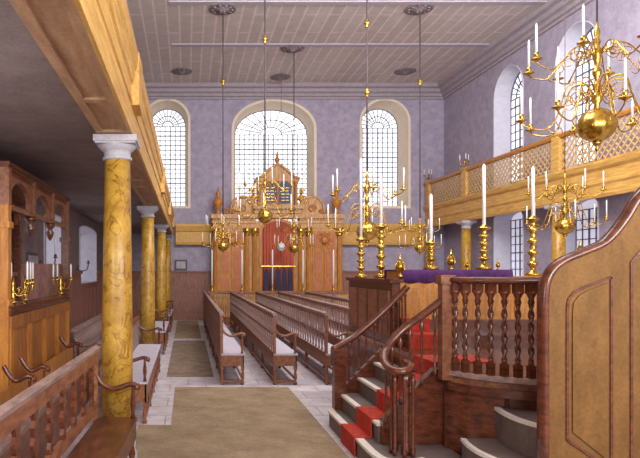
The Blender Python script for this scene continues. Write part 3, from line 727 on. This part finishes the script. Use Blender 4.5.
# ------------------------------------------------------------------ reading platform with stairs
bp = thing('reading_platform', (3.6, 7.6, 0), 'raised mahogany reading platform with a curved front at the right', 'platform')
arc = smooth([(2.62, 6.02, 0), (2.75, 5.8, 0), (2.95, 5.62, 0), (3.2, 5.49, 0), (3.5, 5.42, 0), (4.6, 5.4, 0)], 5)
arc = [(p.x, p.y) for p in arc]
def off_arc(dy): return [(x, y+dy*(.8 if x < 3 else 1)) for x, y in arc]
def slab(m, dy, z0, z1, dx=0):
    P = [(x-(dx if x < 2.7 else 0), y) for x, y in off_arc(dy)]
    P = P+[(5.6, 5.4+dy), (5.6, 10.0), (2.675, 10.0), (2.675, 6.4)]
    return m.prism(P, 'z', z0, z1)
slab(MB(), .1, 0, .8).build('body', DARK, bp)
slab(MB(), -.0, .8, .88).build('lower_moulding', DARK, bp)
slab(MB(), .05, .88, .95).build('frieze', WOOD, bp)
slab(MB(), -.03, .95, 1.0).build('floor_edge', WOODG, bp)
slab(MB(), .06, 1.0, 1.004).build('floor', DARK, bp)
MB().box(4.2, 4.34, 6.45, 6.58, 1.0, 2.085).build('corner_post', DARK, bp)
# panelled fielded shapes on the curved wall
# side screen at left far
MB().box(2.7, 2.8, 7.9, 10.0, 1.0, 1.83).build('side_screen', DARK, bp)
m = MB()
for i in range(4): m.box(2.675, 2.7, 7.98+i*.5, 8.38+i*.5, 1.12, 1.72)
m.build('side_panel', WOOD, bp)
MB().box(2.66, 2.84, 7.86, 10.04, 1.83, 1.88).build('side_cap', DARK, bp)
MB().box(2.8, 5.6, 9.92, 10.0, 1.0, 1.83).build('rear_screen', DARK, bp)
# inner steps up to the desk
MB().box(2.8, 5.5, 7.6, 7.9, 1.0, 1.17).box(2.8, 5.5, 7.9, 8.3, 1.0, 1.34).build('inner_step', DARK, bp)
tag(MB().prism([(7.585, 1.0), (7.585, 1.185), (7.885, 1.185), (7.885, 1.355), (8.05, 1.355), (8.05, 1.34), (7.9, 1.34), (7.9, 1.17), (7.6, 1.17), (7.6, 1.0)], 'x', 2.82, 3.2).build('carpet_runner', RED),
    'red carpet on the upper steps in front of the reading desk', 'carpet')
# reading desk
dk = thing('reading_desk', (3.7, 8.2, 1.34), 'honey oak reading desk on the platform under a purple cloth', 'desk')
MB().box(2.86, 4.37, 8.05, 8.6, 1.34, 1.985).box(4.37, 5.0, 8.05, 8.6, 1.34, 1.914).build('body', OAKL, dk)
m = MB()
for i in range(4): m.box(2.92+i*.49, 3.33+i*.49, 8.03, 8.05, 1.42, 1.76)
m.build('panel', OAK, dk)
cl = MB(); vs = []; fs = []; n = 50
x0, x1 = 2.84, 4.35
for i in range(n+1):
    x = x0+(x1-x0)*i/n; dz = .01*math.sin(i*.9); dy = .008*math.sin(i*1.3)
    prof_ = [(8.01+dy, 1.83+dz), (8.0, 1.93), (8.015, 2.005), (8.63, 2.005), (8.645, 1.93), (8.65, 1.85), (8.63, 1.85), (8.615, 1.93), (8.61, 1.988), (8.035, 1.988), (8.035, 1.93), (8.035+dy, 1.83+dz)]
    vs += [(x, a, b) for a, b in prof_]
K = 12
for i in range(n):
    for j in range(K): fs.append((i*K+j, (i+1)*K+j, (i+1)*K+(j+1) % K, i*K+(j+1) % K))
fs.append(tuple(range(K-1, -1, -1))); fs.append(tuple(n*K+j for j in range(K)))
cl.add(vs, fs, True)
tag(cl.build('desk_cloth', PURP), 'purple velvet cloth laid over the top of the reading desk', 'cloth')

# twisted balustrade along the curved front
def twisted(h, r, name):
    m = MB(); vs = []; fs = []; n = 10; K = 44; z0, z1 = .16, h-.2
    m.box(-.03, .03, -.03, .03, 0, .12); m.lathe([(.03, .12), (.02, .14), (.03, .16)], n=8)
    for j in range(K+1):
        z = z0+(z1-z0)*j/K
        for k in range(n):
            a = 2*PI*k/n; rr = r*(1+.38*math.cos(2*(a-j*.33))); vs.append((rr*math.cos(a), rr*math.sin(a), z))
    for j in range(K):
        for k in range(n): fs.append((j*n+k, j*n+(k+1) % n, (j+1)*n+(k+1) % n, (j+1)*n+k))
    m.add(vs, fs, True)
    m.lathe([(.02, z1), (.032, z1+.03), (.022, z1+.06), (.045, z1+.11), (.045, z1+.13)], n=8); m.box(-.038, .038, -.038, .038, z1+.11, h)
    return m.mesh(name, DARK)
tw = twisted(.87, .021, 'twisted_baluster')
br = thing('balustrade', (3.1, 5.6, 1.0), 'mahogany balustrade of twisted balusters along the curved platform edge', 'balustrade')
rail_path = [(x, y+.03, 1.9) for x, y in arc if x < 4.5]
m = MB(); m.tube(rail_path, .048, 8, sy=.75); m.build('handrail', DARK, br)
for px in (455, 465, 478, 491, 504, 518, 531, 545):
    best = min(((x, y+.03) for x, y in [(a[0]+(b_[0]-a[0])*k/8, a[1]+(b_[1]-a[1])*k/8) for a, b_ in zip(arc, arc[1:]) for k in range(8)]), key=lambda q: abs(187+600*q[0]/q[1]-px))
    inst(tw, 'twisted_baluster', br, (best[0]-3.1, best[1]-5.6, 0))
MB().box(2.55, 2.655, 5.99, 6.1, .9, 1.9).box(2.53, 2.675, 5.97, 6.12, 1.86, 1.95).build('newel_post', WOOD, br)

# stairs rising in +X
st_ = thing('staircase', (2.3, 6.9, 0), 'short flight of pale steps leading up to the reading platform', 'stairs')
XS = [1.82, 2.0, 2.24, 2.45, 2.66]
m = MB()
P = smooth([(2.3, 5.72, 0), (2.1, 5.62, 0), (1.9, 5.68, 0), (1.82, 5.9, 0), (1.82, 6.5, 0), (1.82, 7.5, 0), (1.84, 7.75, 0), (1.95, 7.88, 0), (2.1, 7.9, 0)], 4)
P = [(p.x, p.y) for p in P]
MB().prism(P+[(2.66, 7.9), (2.66, 5.8)], 'z', 0, .196).build('bottom_step', STONE, st_)
def strip(P, w, z0, z1, tgt):
    Q = []; O = []
    for i, (x, y) in enumerate(P):
        a = P[max(i-1, 0)]; b = P[min(i+1, len(P)-1)]; dx, dy = b[0]-a[0], b[1]-a[1]; L = math.hypot(dx, dy)
        nx, ny = dy/L, -dx/L
        if (tgt[0]-x)*nx+(tgt[1]-y)*ny < 0: nx, ny = -nx, -ny
        O.append((x-nx*.012, y-ny*.012)); Q.append((x+nx*w, y+ny*w))
    m = MB(); n = len(P)
    vs = [(x, y, z) for z in (z0, z1) for x, y in O]+[(x, y, z) for z in (z0, z1) for x, y in Q]
    fs = []
    for i in range(n-1):
        o0, o1, q0, q1 = i, n+i, 2*n+i, 3*n+i
        fs += [(o0, o0+1, o1+1, o1), (q0, q1, q1+1, q0+1), (o1, o1+1, q1+1, q1), (o0, q0, q0+1, o0+1)]
    fs += [(0, n, 3*n, 2*n), (n-1, 3*n-1, 4*n-1, 2*n-1)]
    return m.add(vs, fs)
strip(P, .07, .17, .2, (2.4, 6.8)).build('nosing', WSTONE, st_)
for i in range(1, 4):
    z = .2*(i+1)
    MB().box(XS[i], 2.66, 6.28, 7.82, .196, z-.004).build('step', STONE, st_)
    MB().box(XS[i]-.018, XS[i]+.05, 6.26, 7.84, z-.03, z).build('nosing', WSTONE, st_)
MB().prism([(2.02, .2), (2.66, .2), (2.66, .98), (2.55, .98), (2.02, .45)], 'y', 6.18, 6.28).build('near_string', DARK, st_)
MB().prism([(2.02, .2), (2.66, .2), (2.66, .98), (2.55, .98), (2.02, .45)], 'y', 7.82, 7.9).build('far_string', DARK, st_)
# carpet runner over the steps
Pc = [(XS[0]-.03, .0)]
for i in range(4):
    z = .2*(i+1); Pc += [(XS[i]-.035, z+.014), (XS[i+1]-.035 if i < 3 else XS[4]-.02, z+.014)]
Pc += [(XS[4]-.02, 1.015), (3.3, 1.015), (3.3, 1.0), (XS[4]-.005, 1.0)]
for i in range(3, -1, -1):
    z = .2*(i+1); Pc += [(XS[i+1]-.006 if i == 3 else XS[i+1]-.02, z), (XS[i]-.02, z)]
Pc += [(XS[0]-.013, 0)]
tag(MB().prism(Pc, 'y', 6.42, 6.98).build('carpet_runner', RED), 'red carpet runner climbing the lower steps of the staircase', 'carpet')
# near handrail with volute
hr = thing('stair_rail', (2.15, 6.0, .2), 'near mahogany stair rail ending in a spiral volute over clustered balusters', 'stair rail')
def q(px, py, s): return at(px, py, s)
path = smooth([q(405, 362, 101), q(411, 366, 103), q(404, 371, 105.5), q(391, 369, 104), q(384, 360, 101), q(386, 350, 98.5), q(396, 336, 97.5), q(410, 324, 97.5), q(428, 311, 98.5), q(447, 296, 99.5)], 6)
MB().tube(path, .042, 10, sy=.8).build('handrail', DARK, hr)
MB().lathe([(.03, .0), (.075, .01), (.085, .03), (.06, .06), (.02, .07)], (2.16, 5.86, 1.0), 16).build('volute_cap', DARK, hr)
def tbal(h, name, r=1.0):
    return MB().lathe([(.02*r, 0), (.022*r, .05), (.013*r, .07), (.015*r, h*.4), (.011*r, h*.75), (.018*r, h-.12), (.026*r, h-.08), (.018*r, h-.05), (.02*r, h)], n=8).mesh(name, DARK)
tb = tbal(.78, 'baluster')
for k in range(7):
    a = PI*2*k/7
    inst(tb, 'baluster', hr, (2.11+.105*math.cos(a)-2.15, 5.87+.12*math.sin(a)-6.0, 0), 0, (1, 1, 1.03 if k in (1, 2, 5) else 1.0))
MB().lathe([(.045, .2), (.05, .26), (.03, .3), (.035, .9), (.05, 1.0)], (2.14, 5.86, 0), 10).build('newel_post', DARK, hr)
nb = len(path)
for i in range(nb//2+3, nb-3, 4):
    p = path[i]; zb = .45+(p[0]-2.02)*1.0
    h = p[2]-.03-zb
    MB().lathe([(.018, 0), (.02, .04), (.012, .06), (.014, h*.5), (.012, h-.14), (.03, h-.08), (.018, h-.05), (.018, h)], (p[0], p[1], zb), 8).build('baluster', DARK, hr)
# far handrail
fr = thing('stair_rail', (1.95, 7.85, .2), 'far stair rail rising from a square newel beside the long benches', 'stair rail')
path = smooth([q(333, 349, 77), q(345, 342, 76.5), q(359, 333, 76), q(382, 313, 76), q(398, 297, 76.3), q(408, 286, 76.6)], 6)
MB().tube(path, .046, 9, sy=.9).build('handrail', DARK, fr)
MB().box(1.9, 2.05, 7.72, 7.86, .2, .95).box(1.885, 2.07, 7.7, 7.88, .78, .98).build('newel_post', DARK, fr)
for i in range(6, len(path)-1, 2):
    p = path[i]; zb = min(1.0, .42+(p[0]-2.02)*1.0); h = p[2]-.02-zb
    MB().lathe([(.016, 0), (.018, .04), (.011, .06), (.014, h*.45), (.01, h-.12), (.018, h-.06), (.016, h)], (p[0], p[1], zb), 7).build('baluster', DARK, fr)

# curved stone steps in front of the platform at the right
cs = thing('curved_steps', (3.2, 5.2, 0), 'curved grey steps with white edges between the platform and the oak partition', 'steps')
def curved(xl, z0, z1, yn, name):
    P = smooth([(xl+.02, 5.72, 0), (xl-.02, 5.5, 0), (xl-.02, 5.25, 0), (xl+.06, 5.0, 0), (xl+.25, yn, 0)], 5); P = [(p.x, p.y) for p in P]+[(3.9, yn), (3.9, 5.52), (2.98, 5.72)]
    MB().prism(P, 'z', z0, z1-.004).build('step', STONE, cs)
    strip(P[:-3], .035, z1-.03, z1, (3.6, 5.3)).build('nosing', WSTONE, cs)
curved(2.6, 0, .4, 4.8, 'a'); curved(2.92, .4, .7, 4.8, 'b')

# ------------------------------------------------------------------ big curved oak panel in the right foreground
cpn = thing('curved_pew_end', (3.2, 4.6, 0), 'large golden oak partition with a sweeping curved top in the right foreground', 'partition')
YPn = 4.62; sp = 600/YPn
top = [(546, 420), (546, 330), (546.5, 292), (552, 273), (565, 261), (586, 252), (605, 243.5), (618, 231), (629, 216), (640, 198), (655, 182)]
tp = smooth([((x-187)/sp, 2+(270-y)/sp, 0) for x, y in top], 5); tp = [(p.x, p.y) for p in tp]
xe = tp[-1][0]+.8; P = [(tp[0][0], 0)]+tp+[(xe, tp[-1][1]+.03), (xe, 0)]
MB().prism(P, 'y', YPn, YPn+.09).build('panel', PANELW, cpn)
rp = [(tp[0][0], YPn+.04, 0)]+[(x, YPn+.04, z) for x, z in tp]+[(xe, YPn+.04, tp[-1][1]+.03)]
MB().tube(rp, .033, 10, up=Vector((0, 1, 0)), sy=1.9).build('top_rail', DARK, cpn)
m = MB(); m.tube([(x+.05*0, YPn-.004, z) for x, _, z in [(r[0], 0, r[2]) for r in rp]], .012, 6, up=Vector((0, 1, 0)))
def pl(pts): return [((x-187)/sp, YPn-.002, 2+(270-y)/sp) for x, y in pts]
m2 = MB()
for pts in ([(567, 440), (567, 310), (568, 300), (574, 292), (585, 287), (611, 277), (611, 470)], [(567, 440), (612, 470)],
            [(654, 240), (641, 251), (631, 262), (631, 470)]):
    r = pl(pts); 
    for a, b_ in zip(r, r[1:]): m2.bar(a, b_, .018, .02)
m2.build('panel_moulding', DARK, cpn)
r = pl([(572, 432), (572, 312), (573, 303), (578, 296), (586, 291), (607, 283), (607, 460)])
MB().prism([(p[0], p[2]) for p in r], 'y', YPn-.012, YPn).build('raised_field', PANELW, cpn)

# ------------------------------------------------------------------ tall brass candlesticks and ball finials on the platform
def big_stick(px, base_y, top_y, s, candle_y, label, X=None):
    x, y, zb = at(px, base_y, s); zt_ = 2+(270-top_y)/s; zc_ = 2+(270-candle_y)/s; h = zt_-zb
    t = thing('tall_candlestick', (x, y, zb), label, 'candlestick', 'tall brass candlesticks on the reading platform')
    pr = [(.1, 0), (.105, .03), (.05, .06), (.03, .1)]
    nk = 4
    for i in range(nk):
        z = .12+(h-.2)*i/nk; d_ = (h-.2)/nk
        pr += [(.03, z), (.075, z+d_*.3), (.06, z+d_*.45), (.03, z+d_*.6), (.045, z+d_*.8)]
    pr += [(.03, h-.08), (.085, h-.05), (.085, h-.035), (.035, h-.02), (.035, h)]
    MB().lathe(pr, (x, y, zb), 14).build('stem', BRASS, t)
    MB().lathe([(.024, h), (.022, zc_-zb), (.006, zc_-zb+.03)], (x, y, zb), 9).build('candle', WAX, t)
    return (x, y, zb)
big_stick(361, 277.6, 237, 61.5, 160, 'tall brass candlestick on the dark side screen, leftmost of the platform candlesticks')
big_stick(381, 277.9, 224, 67.6, 178, 'tall brass candlestick on the dark side screen under the central chandelier')
big_stick(431, 269.6, 240, 72.3, 196, 'shorter brass candlestick on the left end of the purple cloth')
big_stick(484, 269.6, 225, 72.3, 166, 'tall brass candlestick at the right part of the purple cloth')
big_stick(533, 276, 216, 70.5, 168, 'tall brass candlestick just left of the curved oak panel')
def ornament(px, base_y, s, k, label):
    x, y, z = at(px, base_y, s)
    t = thing('brass_finial', (x, y, z), label, 'finial', 'openwork brass finials on the reading platform')
    MB().lathe([(.05*k, 0), (.055*k, .02*k), (.02*k, .05*k), (.03*k, .07*k)], (x, y, z), 12).build('base', BRASS, t)
    m = MB()
    m.lathe([(.02*k, .07*k), (.055*k, .11*k), (.07*k, .16*k), (.06*k, .21*k), (.03*k, .25*k), (.015*k, .27*k)], (x, y, z), 12)
    m.build('ball', BRASS, t)
    for j in range(6):
        a = 2*PI*j/6; MB().tube([(x+r_*k*math.cos(a), y+r_*k*math.sin(a), z+zz_*k) for r_, zz_ in ((.03, .08), (.075, .12), (.085, .17), (.06, .23), (.015, .29))], .008*k, 4).build('rib', BRASS, t)
    MB().lathe([(.012*k, .27*k), (.03*k, .3*k), (.01*k, .33*k), (.018*k, .35*k), (.004*k, .4*k)], (x, y, z), 8).build('tip', BRASS, t)
ornament(451, 269.6, 72.3, .72, 'ovoid openwork brass finial on the purple cloth behind the corner newel')
ornament(400, 277, 75.5, .8, 'openwork brass finial on the dark side screen, at the left end of the purple cloth')
ornament(467, 269.6, 72.3, .38, 'tiny brass finial on the purple cloth, left of the tall candlestick')
ornament(498, 269.6, 72.3, .38, 'tiny brass finial at the right end of the purple cloth')
ornament(580, 262, 92, .6, 'brass finial showing just above the curved rail of the oak panel')
# candle bracket on the gallery post
bracket(XG-.03, 20.5, 5.5, 'brass bracket with three candles on top of the far lattice gallery post', 3, .3)
bracket(XG-.03, 23.6, 5.5, 'brass bracket with candles on the last gallery post by the back wall', 3, .3)
